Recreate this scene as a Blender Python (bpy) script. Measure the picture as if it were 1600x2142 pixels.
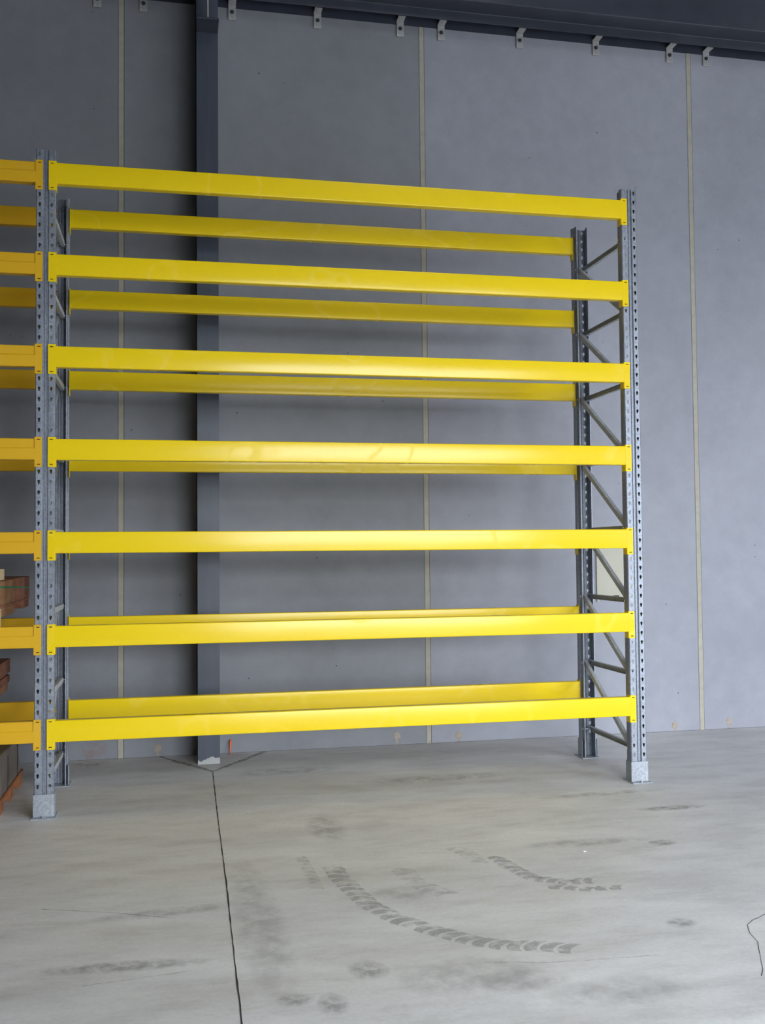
import bpy, math, random
from mathutils import Vector, Matrix
random.seed(4)
S = bpy.context.scene
for o in list(bpy.data.objects): bpy.data.objects.remove(o, do_unlink=True)
COL = S.collection

# ------------------------------------------------------------ camera
CAM = Vector((0.6114, -5.1539, 1.2684)); YAW, PIT, ROL = 0.2049, 0.0388, -0.0093; FPX = 2112.56
cyw, syw, cp, sp = math.cos(YAW), math.sin(YAW), math.cos(PIT), math.sin(PIT)
fwd = Vector((syw*cp, cyw*cp, sp)); rgt = Vector((cyw, -syw, 0)); upv = rgt.cross(fwd)
r2 = rgt*math.cos(ROL) + upv*math.sin(ROL); u2 = -rgt*math.sin(ROL) + upv*math.cos(ROL)
cd = bpy.data.cameras.new('camera'); cam = bpy.data.objects.new('camera', cd); COL.objects.link(cam)
cd.sensor_fit = 'VERTICAL'; cd.sensor_height = 24; cd.lens = 24*FPX/2142; cd.clip_start = .05; cd.clip_end = 200
m3 = Matrix((r2, u2, -fwd)).transposed()
cam.matrix_world = Matrix.Translation(CAM) @ m3.to_4x4()
S.camera = cam

# ------------------------------------------------------------ light and exposure
S.view_settings.view_transform = 'Standard'; S.view_settings.look = 'None'
S.view_settings.gamma = 1; S.view_settings.use_curve_mapping = False
S.view_settings.exposure = 0.2
w = bpy.data.worlds.new('overcast'); S.world = w; w.use_nodes = True
w.node_tree.nodes['Background'].inputs[0].default_value = (.88, .94, 1, 1)
w.node_tree.nodes['Background'].inputs[1].default_value = SKY = 10.8
ROOF = 7.0; YD = -5.9; DZ = 3.12; DOORS = [(1.25, 4.5), (6.3, 11.6)]        # two roller door openings in the front wall, behind the camera
def area(name, loc, direction, sx, sy, power, color=(1, 1, 1), portal=False):
    l = bpy.data.lights.new(name, 'AREA'); l.shape = 'RECTANGLE'; l.size = sx; l.size_y = sy
    l.energy = power; l.color = color; l.cycles.is_portal = portal
    o = bpy.data.objects.new(name, l); COL.objects.link(o); o.location = loc
    o.rotation_euler = Vector(direction).to_track_quat('-Z', 'Y').to_euler()
    return o
# the overcast sky comes in through the door opening (a portal only guides the sampling)
for a_, b_ in DOORS: area('door_portal', ((a_+b_)/2, YD-.02, DZ/2), (0, 1, 0), b_-a_, DZ, 1, portal=True)
# added fill lamps under the closed ceiling, brightening the floor
for i, (x, y) in enumerate([(3.0, -3.8), (8.5, -3.8)]):
    area('roof_fill', (x, y, ROOF-.12), (0, 0, -1), 1.1, 3.0, 50, (.95, .98, 1))

# ------------------------------------------------------------ materials
def new_mat(name):
    m = bpy.data.materials.new(name); m.use_nodes = True
    nt = m.node_tree; return m, nt, nt.nodes['Principled BSDF']
def nd(nt, t, **k):
    n = nt.nodes.new(t)
    for a, b in k.items():
        if a in n.inputs: n.inputs[a].default_value = b
        else: setattr(n, a, b)
    return n
def noise_(nt, scale, detail=6, rough=.6, vec=None, mapscale=None, coord='Object'):
    tc = nd(nt, 'ShaderNodeTexCoord')
    out = tc.outputs[coord]
    if coord == 'World':
        pass
    if mapscale:
        mp = nd(nt, 'ShaderNodeMapping'); mp.inputs['Scale'].default_value = mapscale
        nt.links.new(out, mp.inputs['Vector']); out = mp.outputs['Vector']
    n = nd(nt, 'ShaderNodeTexNoise'); n.inputs['Scale'].default_value = scale
    n.inputs['Detail'].default_value = detail; n.inputs['Roughness'].default_value = rough
    nt.links.new(out, n.inputs['Vector']); return n.outputs['Fac']
def ramp(nt, fac, stops):
    r = nd(nt, 'ShaderNodeValToRGB'); e = r.color_ramp.elements
    e[0].position, e[0].color = stops[0][0], (*stops[0][1], 1) if len(stops[0][1]) == 3 else stops[0][1]
    e[1].position, e[1].color = stops[-1][0], (*stops[-1][1], 1)
    for p, c in stops[1:-1]:
        x = e.new(p); x.color = (*c, 1)
    nt.links.new(fac, r.inputs['Fac']); return r.outputs['Color']
def mix(nt, a, b, fac, mode='MIX'):
    m = nd(nt, 'ShaderNodeMix', data_type='RGBA', blend_type=mode)
    for sock, v in ((m.inputs[6], a), (m.inputs[7], b), (m.inputs[0], fac)):
        if hasattr(v, 'is_output'): nt.links.new(v, sock)
        else: sock.default_value = v if not isinstance(v, tuple) else ((*v, 1) if len(v) == 3 else v)
    return m.outputs[2]
def bump(nt, b, h, strength, dist=.002, prev=None):
    n = nd(nt, 'ShaderNodeBump'); n.inputs['Strength'].default_value = strength; n.inputs['Distance'].default_value = dist
    nt.links.new(h, n.inputs['Height'])
    if prev: nt.links.new(prev, n.inputs['Normal'])
    nt.links.new(n.outputs['Normal'], b.inputs['Normal']); return n.outputs['Normal']
def simple(name, col, rough=.5, metal=0, var=.08, scale=30, bmp=.0):
    m, nt, b = new_mat(name)
    f = noise_(nt, scale)
    c = ramp(nt, f, [(.3, tuple(x*(1-var) for x in col)), (.7, tuple(min(1, x*(1+var)) for x in col))])
    nt.links.new(c, b.inputs['Base Color']); b.inputs['Roughness'].default_value = rough; b.inputs['Metallic'].default_value = metal
    if bmp: bump(nt, b, f, bmp)
    return m

def paint(name, col, rough, coat, wave):
    m, nt, b = new_mat(name)
    f = noise_(nt, 3.0, 4, .5, mapscale=(1, 1, 3))
    nt.links.new(ramp(nt, f, [(.3, tuple(x*.96 for x in col)), (.75, col)]), b.inputs['Base Color'])
    # dried water marks: dull rings where the gloss is lower
    tc = nd(nt, 'ShaderNodeTexCoord'); oi = nd(nt, 'ShaderNodeObjectInfo')
    rr = nd(nt, 'ShaderNodeMath', operation='MULTIPLY'); nt.links.new(oi.outputs['Random'], rr.inputs[0]); rr.inputs[1].default_value = 40
    va = nd(nt, 'ShaderNodeVectorMath', operation='ADD'); nt.links.new(tc.outputs['Object'], va.inputs[0]); nt.links.new(rr.outputs[0], va.inputs[1])
    gn = nd(nt, 'ShaderNodeTexNoise'); gn.inputs['Scale'].default_value = 2.6; gn.inputs['Detail'].default_value = 2; gn.inputs['Roughness'].default_value = .4
    nt.links.new(va.outputs[0], gn.inputs['Vector']); g = gn.outputs['Fac']
    ring = ramp(nt, g, [(.58, (rough,)*3), (.605, (rough+.16,)*3), (.612, (rough+.16,)*3), (.63, (rough,)*3)])
    nt.links.new(ring, b.inputs['Roughness'])
    b.inputs['Specular IOR Level'].default_value = .42
    h = noise_(nt, 1.1, 1, .4, mapscale=(1, 1, 4))
    n1 = bump(nt, b, h, wave, .02)
    return m
M = {}
M['yellow'] = paint('yellow_paint', (.865, .62, .008), .20, 0, .25)
M['amber'] = paint('amber_paint', (.72, .41, .015), .34, 0, .2)

def galv(name, base, metal, rough):
    m, nt, b = new_mat(name)
    tc = nd(nt, 'ShaderNodeTexCoord'); v = nd(nt, 'ShaderNodeTexVoronoi'); v.inputs['Scale'].default_value = 70
    nt.links.new(tc.outputs['Object'], v.inputs['Vector'])
    f = noise_(nt, 9, 6, .65, mapscale=(2, 2, .4))
    c1 = ramp(nt, v.outputs['Distance'], [(.1, tuple(x*.84 for x in base)), (.8, tuple(x*1.15 for x in base))])
    c2 = ramp(nt, f, [(.32, (.72, .73, .76)), (.68, (1.0, 1.0, 1.0))])
    nt.links.new(mix(nt, c1, c2, 1.0, 'MULTIPLY'), b.inputs['Base Color'])
    b.inputs['Metallic'].default_value = metal
    nt.links.new(ramp(nt, f, [(.3, (rough-.08,)*3), (.7, (rough+.12,)*3)]), b.inputs['Roughness'])
    bump(nt, b, noise_(nt, 45, 3), .15, .001)
    return m
M['galv'] = galv('galvanised_steel', (.31, .335, .385), .5, .42)
M['galv_brace'] = galv('galvanised_brace_steel', (.52, .55, .57), .12, .5)
M['foot'] = galv('galvanised_foot_plate', (.40, .43, .47), .35, .5)
M['bolt'] = simple('zinc_bolt', (.75, .76, .78), .25, .9)
M['slot'] = simple('dark_latch_slot_shade', (.02, .018, .012), .8)  # board latch colour, also the painted shade in the connector slots
M['steel'] = simple('dark_grey_painted_steel', (.042, .048, .068), .34, 0, .15, 6)
M['hot_dip'] = simple('cleat_steel', (.42, .42, .42), .5, .3, .2, 40)
M['sealant'] = simple('beige_joint_sealant', (.39, .37, .31), .8, 0, .1, 20)
M['orange'] = simple('orange_plastic', (.62, .12, .03), .45)
M['board'] = simple('beige_board', (.44, .43, .36), .6, 0, .03, 8)
M['black'] = simple('black_rubber', (.012, .012, .012), .6)
M['grout'] = simple('beige_grout', (.36, .31, .27), .9, 0, .2, 50, .3)
M['apron'] = simple('yard_concrete', (.3, .3, .29), .9)
M['white'] = simple('white_paper', (.8, .8, .8), .8)

def column_mat():
    m, nt, b = new_mat('column_paint')
    f = noise_(nt, 3, 4, .6, mapscale=(8, 8, .8))
    base = ramp(nt, f, [(.3, (.052, .062, .090)), (.7, (.066, .078, .108))])
    tc = nd(nt, 'ShaderNodeTexCoord'); sx = nd(nt, 'ShaderNodeSeparateXYZ'); nt.links.new(tc.outputs['Object'], sx.inputs[0])
    g = noise_(nt, 26, 5, .6)
    md = nd(nt, 'ShaderNodeMath', operation='MULTIPLY_ADD'); nt.links.new(g, md.inputs[0]); md.inputs[1].default_value = .10; md.inputs[2].default_value = -.022
    lt = nd(nt, 'ShaderNodeMath', operation='LESS_THAN'); nt.links.new(sx.outputs['Z'], lt.inputs[0]); nt.links.new(md.outputs[0], lt.inputs[1])
    nt.links.new(mix(nt, base, (.42, .43, .44), lt.outputs[0]), b.inputs['Base Color'])
    b.inputs['Roughness'].default_value = .36
    return m
M['column'] = column_mat()

def concrete_wall():
    m, nt, b = new_mat('precast_concrete')
    tc = nd(nt, 'ShaderNodeTexCoord'); sx = nd(nt, 'ShaderNodeSeparateXYZ'); nt.links.new(tc.outputs['Object'], sx.inputs[0])
    f = noise_(nt, .9, 8, .62); f2 = noise_(nt, 9, 8, .7)
    def tone(c): return mix(nt, ramp(nt, f, [(.3, tuple(x*.88 for x in c)), (.7, tuple(x*1.08 for x in c))]), ramp(nt, f2, [(.3, (.9,)*3), (.65, (1,)*3)]), 1.0, 'MULTIPLY')
    def gt(v):
        g = nd(nt, 'ShaderNodeMath', operation='GREATER_THAN'); nt.links.new(sx.outputs['X'], g.inputs[0]); g.inputs[1].default_value = v; return g.outputs[0]
    c = mix(nt, tone((.245, .255, .285)), tone((.265, .275, .305)), gt(.294))
    c = mix(nt, c, tone((.335, .345, .40)), gt(2.263))
    # small pores
    v = nd(nt, 'ShaderNodeTexVoronoi'); v.inputs['Scale'].default_value = 9; nt.links.new(tc.outputs['Object'], v.inputs['Vector'])
    pr = ramp(nt, v.outputs['Distance'], [(.035, (.35, .33, .32)), (.06, (1, 1, 1))])
    thin = noise_(nt, 2.2, 2)
    keep = ramp(nt, thin, [(.53, (0, 0, 0)), (.60, (1, 1, 1))])
    c = mix(nt, c, mix(nt, c, pr, 1.0, 'MULTIPLY'), keep)
    nt.links.new(c, b.inputs['Base Color']); b.inputs['Roughness'].default_value = .82
    bump(nt, b, f2, .25, .003)
    return m
M['wall'] = concrete_wall()

def concrete_floor():
    m, nt, b = new_mat('power_floated_concrete')
    a = noise_(nt, .8, 8, .6, mapscale=(.8, 1.5, 1)); md = noise_(nt, 5, 9, .72, mapscale=(.6, 1.6, 1)); s = noise_(nt, 1.6, 9, .68, mapscale=(.6, 1.9, 1)); g = noise_(nt, 60, 4, .7)
    c = ramp(nt, a, [(.28, (.60, .60, .605)), (.5, (.68, .68, .685)), (.72, (.74, .735, .73))])
    c = mix(nt, c, ramp(nt, s, [(.36, (.86, .85, .845)), (.52, (.97, .97, .97)), (.7, (1.06, 1.06, 1.05))]), 1.0, 'MULTIPLY')
    c = mix(nt, c, ramp(nt, md, [(.34, (.84, .835, .83)), (.50, (.98, .98, .98)), (.68, (1.06, 1.06, 1.06))]), 1.0, 'MULTIPLY')
    c = mix(nt, c, ramp(nt, g, [(.3, (.92,)*3), (.7, (1.04,)*3)]), 1.0, 'MULTIPLY')
    nt.links.new(c, b.inputs['Base Color'])
    nt.links.new(ramp(nt, s, [(.3, (.42,)*3), (.7, (.62,)*3)]), b.inputs['Roughness'])
    b.inputs['Specular IOR Level'].default_value = .4
    bump(nt, b, g, .08, .002)
    return m
M['floor'] = concrete_floor()

def stain(name, col, strength, nscale=14, soft=True, lo=.35, hi=.62):
    """a mark lying on the concrete: colour with a ragged transparent edge"""
    m, nt, b = new_mat(name)
    b.inputs['Base Color'].default_value = (*col, 1); b.inputs['Roughness'].default_value = .7
    n = ramp(nt, noise_(nt, nscale, 6, .65), [(lo, (0, 0, 0)), (hi, (1, 1, 1))])
    if soft:
        tc = nd(nt, 'ShaderNodeTexCoord'); g = nd(nt, 'ShaderNodeTexGradient', gradient_type='SPHERICAL')
        mp = nd(nt, 'ShaderNodeMapping'); mp.inputs['Location'].default_value = (-1, -1, 0); mp.inputs['Scale'].default_value = (2, 2, 0)
        nt.links.new(tc.outputs['UV'], mp.inputs['Vector']); nt.links.new(mp.outputs['Vector'], g.inputs['Vector'])
        r = ramp(nt, g.outputs['Fac'], [(0, (0, 0, 0)), (.55, (1, 1, 1))])
        n = mix(nt, n, r, 1.0, 'MULTIPLY')
    mul = nd(nt, 'ShaderNodeMath', operation='MULTIPLY'); nt.links.new(n, mul.inputs[0]); mul.inputs[1].default_value = strength
    nt.links.new(mul.outputs[0], b.inputs['Alpha'])
    return m
M['scuff'] = stain('floor_scuff', (.36, .355, .34), .5, 22)
M['scuff_wide'] = stain('floor_scuff_wide', (.44, .435, .42), .36, 11)
M['tyre'] = stain('tyre_dust', (.42, .415, .40), .62, 16, False, .36, .58)
M['tyre_faint'] = stain('faint_tyre_dust', (.46, .455, .44), .32, 16, False, .40, .62)
M['pinkish'] = stain('rusty_smear', (.45, .24, .17), .32, 22, True, .42, .62)
M['jointfill'] = stain('joint_filler', (.24, .245, .22), .6, 30, False, .25, .6)
M['cut'] = simple('saw_cut', (.03, .03, .028), .9)

def timber(name, c1, c2, sc=(6, 1, 6)):
    m, nt, b = new_mat(name)
    f = noise_(nt, 6, 6, .6, mapscale=sc)
    nt.links.new(ramp(nt, f, [(.3, c1), (.7, c2)]), b.inputs['Base Color']); b.inputs['Roughness'].default_value = .75
    bump(nt, b, f, .2); return m
M['red_timber'] = timber('reddish_timber', (.17, .055, .028), (.30, .125, .07))
M['pallet_timber'] = timber('pallet_timber', (.20, .09, .04), (.33, .17, .08))
M['pale_timber'] = timber('pale_timber', (.42, .33, .19), (.52, .42, .26))
M['orange_timber'] = timber('orange_timber', (.26, .09, .03), (.36, .14, .05))
M['wrap'] = simple('dusty_wrapped_sheet', (.17, .14, .12), .5, 0, .25, 7)
M['green'] = simple('green_strap', (.02, .16, .04), .4)
M['dark_strap'] = simple('dark_strap', (.03, .028, .025), .5)

# ------------------------------------------------------------ mesh helpers
class MB:
    def __init__(s): s.v = []; s.f = []; s.mi = []; s.uv = None
    def add(s, vs, fs, mi=0):
        k = len(s.v); s.v += [tuple(p) for p in vs]
        for f in fs: s.f.append(tuple(i+k for i in f)); s.mi.append(mi)
    def box(s, x0, x1, y0, y1, z0, z1, mi=0):
        s.add([(x0,y0,z0),(x1,y0,z0),(x1,y1,z0),(x0,y1,z0),(x0,y0,z1),(x1,y0,z1),(x1,y1,z1),(x0,y1,z1)],
              [(0,3,2,1),(4,5,6,7),(0,1,5,4),(1,2,6,5),(2,3,7,6),(3,0,4,7)], mi)
    def prism(s, poly, a0, a1, axis, mi=0, cap=True):
        """closed 2D polygon extruded along an axis; poly coords fill the other two axes in order"""
        n = len(poly); vs = []
        for a in (a0, a1):
            for p in poly:
                c = list(p); c.insert(axis, a); vs.append(c)
        fs = [(i, (i+1) % n, n+(i+1) % n, n+i) for i in range(n)]
        if cap: fs += [tuple(range(n-1, -1, -1)), tuple(range(n, 2*n))]
        s.add(vs, fs, mi)
    def cyl(s, c, axis, r, h, n=12, mi=0):
        c = Vector(c); ax = Vector(axis).normalized(); q = ax.to_track_quat('Z', 'Y')
        vs = []
        for k in (0, h):
            for i in range(n):
                a = 2*math.pi*i/n; vs.append(c + q @ Vector((r*math.cos(a), r*math.sin(a), k)))
        s.add(vs, [(i, (i+1) % n, n+(i+1) % n, n+i) for i in range(n)] + [tuple(range(n-1, -1, -1)), tuple(range(n, 2*n))], mi)
    def build(s, name, mats, parent=None, smooth=False):
        me = bpy.data.meshes.new(name); me.from_pydata(s.v, [], s.f)
        for m in (mats if isinstance(mats, list) else [mats]): me.materials.append(M[m] if isinstance(m, str) else m)
        for p, i in zip(me.polygons, s.mi): p.material_index = i; p.use_smooth = smooth
        me.validate(); me.update()
        o = bpy.data.objects.new(name, me); COL.objects.link(o); o.parent = parent
        return o
def fixn(o):
    import bmesh
    b = bmesh.new(); b.from_mesh(o.data); bmesh.ops.recalc_face_normals(b, faces=b.faces); b.to_mesh(o.data); b.free()
    return o
def tag(o, label, cat, group=None):
    o['label'] = label; o['category'] = cat
    if group: o['group'] = group
    return o
def thing(name, label, cat, loc=(0, 0, 0), group=None):
    o = bpy.data.objects.new(name, None); COL.objects.link(o); o.location = loc; o.empty_display_size = .1
    return tag(o, label, cat, group)
def struct(o): o['kind'] = 'structure'; return o
def copy_tree(o, parent=None):
    c = o.copy(); COL.objects.link(c); c.parent = parent
    for ch in list(o.children): copy_tree(ch, c)
    return c
def bevel(o, wd=.004, seg=2):
    m = o.modifiers.new('bevel', 'BEVEL'); m.width = wd; m.segments = seg; m.limit_method = 'ANGLE'; return o

W = 3.0978; UP = .045; H = 3.2693; YW = 1.3603; PITCH = .4572; Z7 = .4625; DEP = .7274
ZB = [Z7 + k*PITCH for k in range(6, -1, -1)]      # top of each beam level, topmost first

# ------------------------------------------------------------ building shell
b = MB(); b.box(-9, 12, YD, YW+.18, -.15, 0); floor = struct(b.build('floor', 'floor'))
b = MB(); b.box(-9, 12, YW, YW+.18, 0, ROOF); wall = struct(b.build('wall_back', 'wall'))
b = MB(); b.box(-9.18, -9, YD, YW+.18, 0, ROOF); struct(b.build('wall_left', 'wall'))
b = MB(); b.box(12, 12.18, YD, YW+.18, 0, ROOF); struct(b.build('wall_right', 'wall'))
b = MB()
b.box(-9, DOORS[0][0], YD-.18, YD, 0, ROOF); b.box(DOORS[0][1], DOORS[1][0], YD-.18, YD, 0, ROOF); b.box(DOORS[1][1], 12, YD-.18, YD, 0, ROOF)
for a_, b_ in DOORS: b.box(a_, b_, YD-.18, YD, DZ, ROOF)
struct(b.build('wall_front', 'wall'))
b = MB(); b.box(-9.18, 12.18, YD-.18, YW+.18, ROOF, ROOF+.1); struct(b.build('ceiling', 'steel'))
b = MB(); b.box(-30, 40, -50, YD-.001, -.2, -.02); o = struct(b.build('floor', 'apron')); o.name = 'yard_ground'

# sealant joints between the precast panels
for i in range(-3, 6):
    x = .2943 + i*1.9693
    b = MB(); b.box(x-.016, x+.016, YW-.004, YW+.01, 0, 4.9)
    t = b.build('trim_%d' % (i+4), 'sealant'); struct(t)
    b = MB(); b.box(x+.016, x+.019, YW-.002, YW+.01, 0, 4.9); b.build('joint_edge', 'cut', t)

# dark steel eaves beam along the wall, stepped outwards
for xa, xb, lab in ((-8.9, .752, 'short stretch of dark steel eaves beam left of the column, at the top picture edge'),
                    (.894, 11.9, 'long dark grey steel eaves beam along the wall top, right of the column')):
    b = MB()
    b.prism([(YW-.001, 4.815), (YW-.005, 4.815), (YW-.005, 5.02), (1.238, 5.02), (1.238, 4.815), (1.232, 4.815), (1.232, 4.874), (1.228, 4.878), (1.096, 4.878), (1.0915, 4.8798), (1.09, 4.884), (1.09, 5.5), (YW-.001, 5.5)][::-1], xa, xb, 0)
    e = fixn(b.build('eaves_beam', 'steel')); e['kind'] = 'thing'
    tag(e, lab, 'steel beam')
# steel cleats fixing the beam to each wall panel
k = 0
cl_names = {}
order = []
for i in range(-1, 3):
    for j in range(4):
        x = .2943 + i*1.9693 + .137 + .5615*j
        if x > 4.5: continue
        order.append(x)
order = [x for x in order if x > .05]
ords = ['leftmost', 'second from the left', 'third from the left', 'fourth from the left', 'fifth from the left', 'sixth from the left', 'seventh from the left', 'eighth from the left', 'ninth from the left', 'tenth from the left']
where = ['left of the first wall joint', 'just right of the leftmost wall joint', 'just right of the dark column', 'midway between the column and the middle joint', 'just left of the middle wall joint',
         'just right of the middle wall joint', 'above the right half of the yellow rack', 'above the right end of the yellow rack', 'just left of the rightmost wall joint', 'just right of the rightmost wall joint']
for n, x in enumerate(order):
    t = thing('wall_cleat', 'steel angle cleat under the eaves beam, ' + where[min(n, 9)], 'bracket', (x, YW, 4.815), 'steel cleats under the eaves beam')
    b = MB(); b.box(-.025, .025, -.012, -.0055, -.082, .026); b.box(-.025, .025, -.075, -.012, .020, .026); bevel(b.build('angle_plate', 'hot_dip', t), .002)
    b = MB(); b.cyl((0, -.012, -.030), (0, -1, 0), .013, .004, 16); b.cyl((0, -.016, -.030), (0, -1, 0), .009, .008, 6); b.build('bolt', 'steel', t)

# steel column against the wall: H section, cap bracket and fin
XC = .823
t = thing('steel_column', 'dark blue-grey steel column standing against the wall behind the rack', 'column', (XC, 1.2, 0))
yf, yb = 1.0575-1.2, YW-1.2-.012; t['kind'] = 'thing'
b = MB(); hw, tf, tw = .0655, .011, .008
b.prism([(-hw, yf), (hw, yf), (hw, yf+tf), (tw/2, yf+tf), (tw/2, yb-tf), (hw, yb-tf), (hw, yb), (-hw, yb), (-hw, yb-tf), (-tw/2, yb-tf), (-tw/2, yf+tf), (-hw, yf+tf)], 0, 5.6, 2)
fixn(b.build('shaft', 'column', t))
b = MB(); b.box(-hw, hw, yf-.165, yf-.001, 4.482, 4.494); bevel(b.build('bracket_plate', 'steel', t), .002)
b = MB(); b.box(-.004, .004, yf-.165, yf-.11, 4.494, 5.3); b.build('bracket_fin', 'hot_dip', t)

# floor joints
def strip(name, pts, wd, mat, parent, z=.0008, wob=0):
    b = MB(); vs = []
    P = []
    for i in range(len(pts)-1):
        a, c = Vector(pts[i]), Vector(pts[i+1]); n = max(1, int((c-a).length/.05)) if wob else 1
        for j in range(n): P.append(a.lerp(c, j/n))
    P.append(Vector(pts[-1]))
    for i, p in enumerate(P):
        d = (P[min(i+1, len(P)-1)] - P[max(i-1, 0)]).normalized(); n = Vector((-d.y, d.x))
        o = n*random.uniform(-wob, wob); ww = wd*(1+random.uniform(-.4, .4)*(1 if wob else 0))
        vs += [(p.x+o.x-n.x*ww/2, p.y+o.y-n.y*ww/2, z), (p.x+o.x+n.x*ww/2, p.y+o.y+n.y*ww/2, z)]
    b.add(vs, [(2*i, 2*i+2, 2*i+3, 2*i+1) for i in range(len(P)-1)])
    o = fixn(b.build(name, mat, parent))
    return o
strip('saw_cut', [(.837, .838), (.822, -.107), (.811, -1.196), (.799, -1.895), (.785, -2.9), (.72, -8)], .0045, 'cut', floor, .001, .0008)
strip('isolation_joint', [(.53, 1.355), (.837, .838), (1.185, 1.355)], .030, 'jointfill', floor, .0008, .004)
b = MB(); b.box(-9, 12, YW-.006, YW-.0005, .0, .0015); b.build('wall_base_joint', 'jointfill', floor)

# marks on the floor
def blob(name, x, y, sx, sy, mat, rot=0, z=.0006, parent=None, wallface=False):
    me = bpy.data.meshes.new(name)
    if wallface: vs = [(-sx, 0, -sy), (sx, 0, -sy), (sx, 0, sy), (-sx, 0, sy)]
    else: vs = [(-sx, -sy, 0), (sx, -sy, 0), (sx, sy, 0), (-sx, sy, 0)]
    me.from_pydata(vs, [], [(0, 1, 2, 3)])
    uv = me.uv_layers.new(name='UVMap')
    for l, c in zip(uv.data, [(0, 0), (1, 0), (1, 1), (0, 1)]): l.uv = c
    me.materials.append(M[mat]); o = bpy.data.objects.new(name, me); COL.objects.link(o)
    o.parent = parent or floor
    o.location = (x, YW-.003, y) if wallface else (x, y, z)
    if not wallface: o.rotation_euler.z = rot
    return o
zz = .0005
for (x, y, sx, sy, mt, r) in [(2.677, -1.079, .07, .05, 'scuff', 0), (2.299, -1.953, .06, .05, 'scuff', .2), (1.189, -2.097, .07, .08, 'scuff', 0),
                              (1.50, -2.20, .26, .16, 'scuff_wide', 0), (1.62, -2.28, .16, .08, 'scuff_wide', .1), (1.875, -2.40, .25, .10, 'scuff_wide', 0), (.90, -1.6, .10, .75, 'scuff_wide', .02),
                              (1.30, -.50, .10, .28, 'scuff_wide', 0), (1.45, -1.45, .14, .08, 'scuff_wide', 0), (2.35, -1.0, .35, .06, 'scuff_wide', 0), (2.8, -.2, .4, .05, 'scuff_wide', .05),
                              (.60, -1.45, .35, .05, 'scuff_wide', .1), (.45, -1.9, .3, .05, 'scuff', -.05), (2.05, .35, .5, .1, 'scuff_wide', 0), (1.25, .75, .35, .12, 'scuff_wide', 0), (3.0, -.55, .2, .05, 'scuff', 0), (1.05, -2.3, .05, .08, 'scuff', 0), (.95, -2.25, .06, .05, 'scuff', 0)]:
    zz += .00003; blob('stain', x, y, sx, sy, mt, r, zz)
blob('rust_smear', .10, 1.22, .14, .13, 'pinkish', 0, .002)
blob('rust_smear', .13, .06, .10, .07, 'pinkish', parent=wall, wallface=True)
blob('rust_smear', 1.0, 1.30, .10, .05, 'pinkish', 0, .002)

def tyre(pts, n, wd, mat, skew=.35, z=.0012):
    P = [Vector(p) for p in pts]; L = [0]
    for i in range(1, len(P)): L.append(L[-1]+(P[i]-P[i-1]).length)
    def at(s):
        for i in range(1, len(P)):
            if s <= L[i] or i == len(P)-1:
                t = (s-L[i-1])/(L[i]-L[i-1]); return P[i-1].lerp(P[i], t), (P[i]-P[i-1]).normalized()
    b = MB(); step = L[-1]/n
    for i in range(n):
        nseg = 6; rows = []
        for j in range(nseg+1):
            u = j/nseg - .5
            c, d = at(i*step + step*.5); nn = Vector((-d.y, d.x))
            arc = (u*u)*.9*wd
            hw2 = step*.40*(1-.25*abs(u))
            q = c + nn*u*wd + d*(skew*u*wd + arc)
            rows += [(*(q-d*hw2), z), (*(q+d*hw2), z)]
        b.add(rows, [(2*j, 2*j+2, 2*j+3, 2*j+1) for j in range(nseg)])
    return fixn(b.build('tyre_mark', mat, floor))
tyre([(1.242, -1.06), (1.245, -1.20), (1.263, -1.331), (1.303, -1.552), (1.367, -1.698), (1.454, -1.822), (1.566, -1.946), (1.659, -2.009), (1.761, -2.04), (1.857, -2.083)], 24, .085, 'tyre')
tyre([(1.909, -1.09), (1.94, -1.268), (1.98, -1.404), (2.073, -1.466), (2.185, -1.476)], 12, .07, 'tyre')
tyre([(1.99, -1.50), (2.12, -1.562), (2.26, -1.574)], 5, .055, 'tyre')
tyre([(1.783, -.93), (1.823, -1.064), (1.829, -1.17)], 5, .08, 'tyre_faint')
tyre([(1.131, -.90), (1.141, -1.157), (1.144, -1.331)], 9, .05, 'tyre_faint')
tyre([(1.50, -1.15), (1.52, -1.35), (1.60, -1.50)], 7, .09, 'tyre_faint')
strip('floor_crack', [(2.63, -1.93), (2.50, -2.02), (2.45, -2.16), (2.40, -2.26), (2.32, -2.40)], .0018, 'cut', floor, .001, .006)
strip('drag_scratch', [(1.55, -2.12), (1.75, -2.17), (2.1, -2.19)], .004, 'tyre', floor, .001, .003)
strip('drag_scratch', [(.15, -1.32), (.42, -1.42), (.62, -1.52)], .004, 'jointfill', floor, .001, .003)
strip('drag_scratch', [(.35, -2.02), (.50, -2.0), (.66, -1.98)], .003, 'tyre', floor, .001, .003)
b = MB(); b.box(-.008, .008, -.006, .006, 0, .002); o = b.build('paper_scrap', 'white'); o.location = (2.30, -1.12, .0012); o.rotation_euler.z = .5
tag(o, 'tiny white scrap lying on the bare floor in front of the rack', 'litter')

# grout plugs low on the wall
for n, (x, z) in enumerate([(.518, .050), (2.047, .058), (2.469, .046), (4.028, .042), (4.441, .052)]):
    b = MB(); N = 20; vs = [(0, -.003, 0)]
    for i in range(N):
        a = 2*math.pi*i/N; r = .022*(1+random.uniform(-.12, .12)); vs.append((r*math.cos(a), -.002, r*math.sin(a)*1.05))
    for i in range(N):
        a = 2*math.pi*i/N; r = .026*(1+random.uniform(-.1, .1)); vs.append((r*math.cos(a), .001, r*math.sin(a)*1.05))
    b.add(vs, [(0, 1+(i+1) % N, 1+i) for i in range(N)] + [(1+i, 1+(i+1) % N, N+1+(i+1) % N, N+1+i) for i in range(N)])
    b.prism([(-.010, -z+.002), (.009, -z+.002), (.006, -.018), (-.006, -.018)], -.0015, .001, 1)
    o = fixn(b.build('grout_patch', 'grout', wall)); o.location = (x, YW, z)

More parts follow.
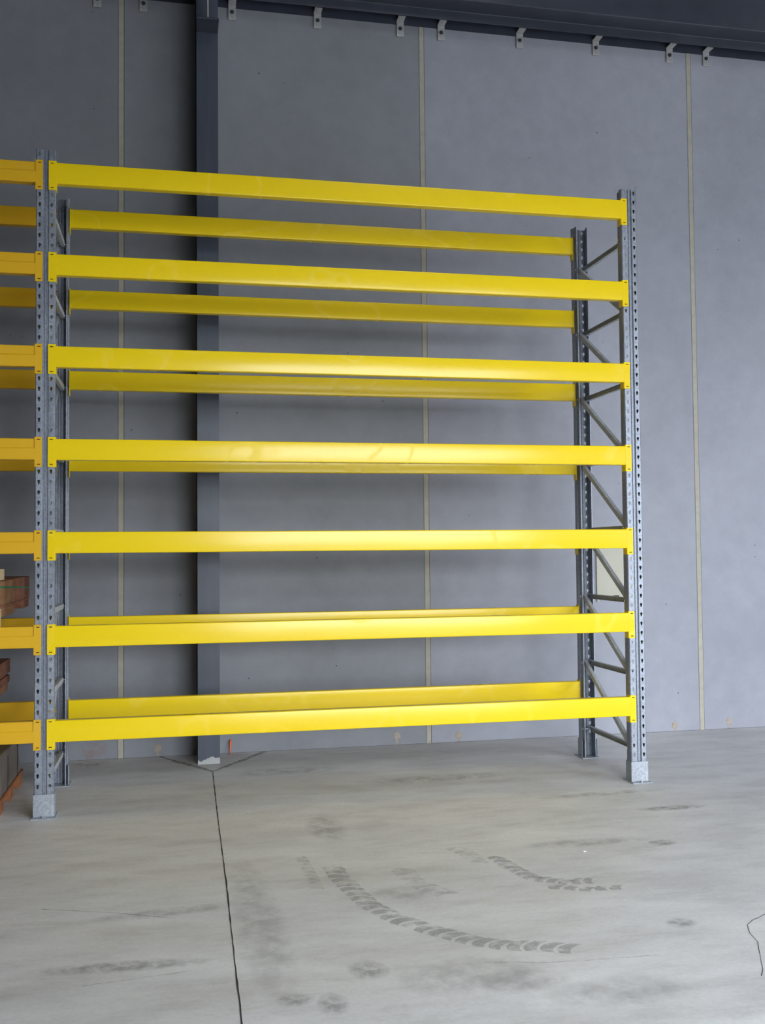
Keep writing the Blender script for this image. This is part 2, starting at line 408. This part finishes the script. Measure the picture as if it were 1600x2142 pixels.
# orange wedge leaning on the wall
b = MB(); ys = [(0, .003, .002), (.03, .006, .004), (.07, .008, .005), (.085, .0075, .005), (.090, .004, .003)]
N = 12; vs = []
for (h, rx, ry) in ys:
    for i in range(N): a = 2*math.pi*i/N; vs.append((rx*math.cos(a), ry*math.sin(a), h))
b.add(vs, [(k*N+i, k*N+(i+1) % N, (k+1)*N+(i+1) % N, (k+1)*N+i) for k in range(len(ys)-1) for i in range(N)] + [tuple(range(N-1, -1, -1)), tuple(range((len(ys)-1)*N, len(ys)*N))])
o = fixn(b.build('orange_wedge', 'orange', None, True)); o.location = (.962, 1.325, .001); o.rotation_euler = (-.22, .16, .3)
tag(o, 'small orange plastic wedge leaning against the wall right of the column', 'wedge')

# beige board on the wall behind the right frame
t = thing('wall_board', 'flat beige board fixed to the wall behind the right end of the rack', 'board', (3.60, YW, .92))
b = MB(); b.box(-.14, .16, -.014, -.002, 0, .40); bevel(b.build('panel', 'board', t), .003)
b = MB(); b.box(-.02, .02, -.017, -.014, .022, .030); b.build('latch', 'slot', t)
for x in (-.13, .15):
    b = MB(); b.box(x-.008, x+.008, -.012, 0, -.012, .0); b.build('mounting_tab', 'board', t)

# ------------------------------------------------------------ rack uprights
HW2, JOG, D1, D2, LIP = .045, .036, .030, .070, .0325
HOLE = []
def keyhole(cx, cz):
    """teardrop: round above, narrow tail below"""
    pts = []
    for a in range(-40, 221, 26): pts.append((cx+.0068*math.cos(math.radians(a)), cz+.0075*math.sin(math.radians(a))))
    pts += [(cx-.0032, cz-.010), (cx-.0025, cz-.0145), (cx+.0025, cz-.0145), (cx+.0032, cz-.010)]
    return pts
def ringcell(b, x0, x1, z0, z1, y, poly):
    cx, cz = sum(p[0] for p in poly)/len(poly), sum(p[1] for p in poly)/len(poly)
    n = len(poly); out = []
    def side(p):
        dx, dz = p[0]-cx, p[1]-cz
        k = min([((x1-cx)/dx if dx > 0 else (x0-cx)/dx) if abs(dx) > 1e-9 else 9e9, ((z1-cz)/dz if dz > 0 else (z0-cz)/dz) if abs(dz) > 1e-9 else 9e9])
        q = [cx+dx*k, cz+dz*k]
        s = 0 if abs(q[0]-x1) < 1e-7 else 1 if abs(q[1]-z1) < 1e-7 else 2 if abs(q[0]-x0) < 1e-7 else 3
        return q, s
    corners = {(0, 1): (x1, z1), (1, 2): (x0, z1), (2, 3): (x0, z0), (3, 0): (x1, z0)}
    qs = [side(p) for p in poly]
    for i in range(n):
        j = (i+1) % n
        pi, pj = poly[i], poly[j]; (qi, si), (qj, sj) = qs[i], qs[j]
        loop = [(pi[0], y, pi[1]), (qi[0], y, qi[1])]
        s = si
        while s != sj:
            c = corners[(s, (s+1) % 4)]; loop.append((c[0], y, c[1])); s = (s+1) % 4
        loop += [(qj[0], y, qj[1]), (pj[0], y, pj[1])]
        b.add(loop, [tuple(range(len(loop)))])
def make_upright_mesh():
    b = MB()
    z0, z1 = .006, H
    # solid strips of the profile, as (x,y) polylines from one lip to the other
    def polystrip(pl):
        for i in range(len(pl)-1):
            (xa, ya), (xb, yb_) = pl[i], pl[i+1]
            b.add([(xa, ya, z0), (xb, yb_, z0), (xb, yb_, z1), (xa, ya, z1)], [(0, 1, 2, 3)])
    polystrip([(-LIP, D2), (-JOG, D2), (-JOG, D1+.008), (-HW2, D1), (-HW2, .003), (-HW2+.003, 0)])
    polystrip([(-.0155, 0), (-.0125, .009), (-.0045, .009), (-.002, .004), (.002, .004), (.0045, .009), (.0125, .009), (.0155, 0)])
    polystrip([(HW2-.003, 0), (HW2, .003), (HW2, D1), (JOG, D1+.008), (JOG, D2), (LIP, D2)])
    n = int((z1-.03)/.0508)
    base = z1 - .022 - n*.0508 - .0254
    for (xa, xb, cx) in ((-HW2+.003, -.0155, -.0285), (.0155, HW2-.003, .0285)):
        b.add([(xa, 0, z0), (xb, 0, z0), (xb, 0, base), (xa, 0, base)], [(0, 1, 2, 3)])
        top = base + (n+1)*.0508
        for k in range(n+1):
            za = base+k*.0508; zb = min(za+.0508, z1) if k == n else za+.0508
            ringcell(b, xa, xb, za, zb, 0, keyhole(cx, za+.0254+.003))
    import bmesh
    me = bpy.data.meshes.new('upright'); me.from_pydata(b.v, [], b.f)
    bm = bmesh.new(); bm.from_mesh(me); bmesh.ops.remove_doubles(bm, verts=bm.verts, dist=.00005)
    bmesh.ops.recalc_face_normals(bm, faces=bm.faces); bm.to_mesh(me); bm.free()
    me.materials.append(M['galv']); return me
UPM = make_upright_mesh()
NODES = [.175 + .4035*k for k in range(8)]
def make_frame(x, label):
    t = thing('upright_frame', label, 'rack frame', (x, 0, 0), 'galvanised end frames of the pallet rack')
    for s in (0, 1):
        u = bpy.data.objects.new('upright', UPM); COL.objects.link(u); u.parent = t
        if s: u.rotation_euler.z = math.pi; u.location.y = DEP
        so = u.modifiers.new('thickness', 'SOLIDIFY'); so.thickness = .0024; so.offset = 0
        # foot: channel wrapped round the outside plus a plate on the floor
        b = MB(); fw = .0475
        b.prism([(-fw-.002, -.0065), (fw+.002, -.0065), (fw+.002, .062), (fw-.001, .062), (fw-.001, -.0035), (-fw+.001, -.0035), (-fw+.001, .062), (-fw-.002, .062)], .004, .112, 2)
        b.box(-.058, .058, -.042, .085, 0, .005)
        f = fixn(b.build('foot', 'foot', u)); bevel(f, .0015, 1)
        for (xx, zz) in ((-.036, .084), (.034, .084), (-.036, .030), (.034, .030)):
            b = MB(); b.cyl((xx, -.0065, zz), (0, -1, 0), .0035, .002, 8); b.build('rivet', 'bolt', u)
        b = MB(); b.cyl((0, -.026, .005), (0, 0, 1), .007, .008, 6); b.build('floor_anchor', 'bolt', u)
    ya, yb_ = .050, DEP-.050
    def chan(name, p, q, xo, openx):
        a, c = Vector((0, *p)), Vector((0, *q)); d = (c-a); L = d.length; d.normalize()
        n = Vector((0, -d.z, d.y)); wv, fl, tk = .028, .020, .002
        s = openx
        prof = [(-wv/2, 0), (wv/2, 0), (wv/2, fl*s), (wv/2-tk, fl*s), (wv/2-tk, tk*s), (-wv/2+tk, tk*s), (-wv/2+tk, fl*s), (-wv/2, fl*s)]
        vs = []
        for e in (a, c):
            for (u, xx) in prof: vs.append(e + n*u + Vector((xo+xx, 0, 0)))
        N = len(prof); b = MB()
        b.add(vs, [(i, (i+1) % N, N+(i+1) % N, N+i) for i in range(N)] + [tuple(range(N)), tuple(range(2*N-1, N-1, -1))])
        return fixn(b.build(name, 'galv_brace', t))
    for k, z in enumerate(NODES):
        o = chan('horizontal_brace', (ya, z), (yb_, z), .022, -1)
        if k: o2 = chan('diagonal_brace', (ya, NODES[k-1]), (yb_, z), -.024, 1)
        for (y) in (ya+.006, yb_-.006):
            b = MB(); b.cyl((-.040, y, z), (1, 0, 0), .0035, .08, 10); b.cyl((-.0415, y, z), (1, 0, 0), .0075, .005, 6); b.cyl((.0365, y, z), (1, 0, 0), .0075, .005, 6)
            b.build('bolt', 'bolt', t)
    return t
make_frame(0, 'left galvanised upright frame with keyhole slots, between the amber bay and the bright yellow bay')
make_frame(W, 'right galvanised upright frame with lacing braces, at the free end of the rack')

# ------------------------------------------------------------ beams
BH, BD = .1045, .048
def rrect(y0, y1, z0, z1, r=.005, n=4):
    pts = []
    for (cx, cz, a0) in ((y1-r, z1-r, 0), (y0+r, z1-r, 90), (y0+r, z0+r, 180), (y1-r, z0+r, 270)):
        for i in range(n+1):
            a = math.radians(a0+90*i/n); pts.append((cx+r*math.cos(a), cz+r*math.sin(a)))
    return pts
def make_beam(mat, stepped, L0, L1):
    """template beam, front face at y=0, top at z=0; the connectors at both ends"""
    t = thing('rack_beam', '', 'rack beam'); t['kind'] = 'thing'
    b = MB()
    if stepped:
        zc = -.043
        prof = [(.004, -.003), (.007, 0), (BD-.003, 0), (BD, -.003), (BD, -BH+.003), (BD-.003, -BH), (.003, -BH), (0, -BH+.003), (0, zc-.007), (.004, zc)]
        b.prism(prof, L0, L1, 0)
    else: b.prism(rrect(0, BD, -BH, 0), L0, L1, 0)
    o = fixn(b.build('box_section', mat, t))
    if not stepped:
        for p in o.data.polygons: p.use_smooth = len(p.vertices) == 4
        o.data.set_sharp_from_angle(angle=math.radians(35))
    for side, xe in ((-1, L0), (1, L1)):
        s = side
        b = MB(); z1, z0 = .008, -.139
        xin, xout = xe - s*.001, xe + s*.0335            # plate spans from the beam end out over half the upright
        xs = sorted((xin, xout))
        cxs = xout - s*.016
        sl = sorted((cxs-.0075, cxs+.0075))
        def fp(xa, xb, za, zb): b.box(xa, xb, -.0005, .0035, za, zb)
        cuts = [(z1-.010, z1-.0145), (z0+.0145, z0+.010)]
        fp(xs[0], sl[0], z0, z1); fp(sl[1], xs[1], z0, z1)
        fp(sl[0], sl[1], cuts[0][0], z1); fp(sl[0], sl[1], cuts[1][0], cuts[0][1]); fp(sl[0], sl[1], z0, cuts[1][1])
        fl = sorted((xe + s*.0006, xe - s*.003))
        b.box(fl[0], fl[1], .0035, .046, z0, z1)
        for (za, zb) in cuts: b.box(sl[0], sl[1], .0022, .0034, min(za, zb), max(za, zb), 1)  # dark backing pieces stand in for the shade inside the slots
        for zr in (-.048, -.072): b.cyl((cxs, -.0005, zr), (0, -1, 0), .0024 if zr > -.06 else .0014, .0016, 8)
        c = b.build('connector', [mat, 'slot'], t)
    return t
XI = UP + .0022
right_T = make_beam('yellow', False, XI, W-XI)
left_T = make_beam('amber', True, -(W-XI), -XI)
ordn = ['topmost', 'second from top', 'third from top', 'fourth from top', 'fifth from top', 'sixth from top', 'lowest']
def place(T, y, rear, k, label, group, first):
    o = T if first else copy_tree(T)
    z = ZB[k]
    if rear:
        # same beam turned about its own mid-plane so the connectors clasp the outer face of the rear uprights
        for ch in o.children: ch.matrix_parent_inverse = Matrix.Identity(4); ch.scale = (1, -1, 1)
        o.location = (0, DEP+.0052, z)
    else: o.location = (0, -.0052, z)
    o['label'] = label; o['group'] = group
    return o
R_templ_used = L_templ_used = False
for k in range(7):
    place(right_T, 0, False, k, 'bright yellow front beam spanning the main bay, %s of its seven' % ordn[k], 'bright yellow front beams', k == 0)
for k in range(7):
    place(left_T, 0, False, k, 'amber front beam of the cropped left bay, %s of its seven' % ordn[k], 'amber front beams of the left bay', k == 0)
def rear_copy(T, k, label, group):
    o = T.copy(); COL.objects.link(o)
    for ch in list(T.children):
        c = ch.copy(); COL.objects.link(c); c.parent = o; c.scale = (1, -1, 1)
    o.location = (0, DEP+.0052, ZB[k]); o['label'] = label; o['group'] = group
for k in range(7):
    rear_copy(right_T, k, 'bright yellow rear beam in the main bay, %s of its seven' % ordn[k], 'bright yellow rear beams')
for k in range(7):
    rear_copy(left_T, k, 'amber rear beam in the cropped left bay, %s of its seven' % ordn[k], 'amber rear beams of the left bay')

# ------------------------------------------------------------ loads in the left bay
def pbox(name, mat, parent, x0, x1, y0, y1, z0, z1, bv=.003):
    b = MB(); b.box(x0, x1, y0, y1, z0, z1); return bevel(b.build(name, mat, parent), bv)
# upper pack
t = thing('timber_pallet', 'reddish timber pallet on the sixth amber beam level, behind the left upright', 'pallet', (-.2, 0, .9197))
for i, y in enumerate((0.0,)):
    pbox('bearer', 'pale_timber', t, -.09, 0, -.03, .008, .0005, .09)
pbox('bearer', 'pallet_timber', t, -.8, 0, .02, .424, .045, .09); pbox('bearer', 'red_timber', t, -.8, 0, .72, .962, .052, .09)
pbox('bearer', 'pallet_timber', t, -.62, -.53, -.03, .96, .0005, .09)
pbox('deck', 'red_timber', t, -.85, 0, -.03, .962, .09, .102)
z = .9197+.1025
t2 = thing('timber_pack', 'strapped reddish timber pack with a green band, on the higher pallet', 'timber pack', (-.2, 0, z))
pbox('timber_block', 'pallet_timber', t2, -.8, -.001, -.03, .425, 0, .118); pbox('timber_block', 'red_timber', t2, -.8, 0, .432, .99, 0, .122)
b = MB(); b.box(-.803, .002, -.033, .992, .074, .084); b.v = [(x, y, z_ + .012 - .034*(y+.03)) for x, y, z_ in b.v]; b.build('green_strap', 'green', t2)
o = pbox('pale_block', 'pale_timber', None, -.19, -.0, -.03, .10, 0, .055); o.location = (-.2, 0, z+.1225)
tag(o, 'pale block at the left picture edge on top of the strapped timber pack', 'block')
# lower pack
t = thing('timber_pallet', 'shadowed brown timber pallet on the lowest amber beam level, at the left picture edge', 'pallet', (-.3, 0, Z7))
pbox('bearer', 'pallet_timber', t, -.7, 0, .0, .88, .045, .085); pbox('bearer', 'pallet_timber', t, -.5, -.4, -.01, .88, .0005, .085)
pbox('deck', 'red_timber', t, -.7, 0, -.02, .95, .0855, .125)
t2 = thing('timber_pack', 'dark reddish timber pack without a visible band, on the lower pallet', 'timber pack', (-.3, 0, Z7+.126))
pbox('timber_block', 'red_timber', t2, -.7, 0, 0, .97, .012, .088); pbox('timber_block', 'pallet_timber', t2, -.7, -.01, 0, .93, 0, .0115)
# pack on the floor
t = thing('floor_pallet', 'orange-brown timber pallet standing on the floor under the left bay', 'pallet', (-.21, 0, 0))
for y0, y1 in ((.03, .176), (.38, .50), (.68, .813)): pbox('block', 'orange_timber', t, -.12, 0, y0, y1, .0005, .055)
pbox('deck', 'orange_timber', t, -1.0, 0, .03, .85, .0555, .070)
t2 = thing('wrapped_load', 'dusty grey-brown wrapped load with dark straps, on the floor pallet', 'wrapped load', (-.21, 0, .0705))
b = MB(); b.prism([(.04, 0), (.80, 0), (.68, .155), (.60, .20), (.04, .21)], -.95, -.005, 0); bevel(fixn(b.build('wrapped_sheets', 'wrap', t2)), .012, 3)
for y in (.33, .66):
    b = MB(); b.box(-.952, -.002, y-.006, y+.006, 0, .17); b.build('strap', 'dark_strap', t2)
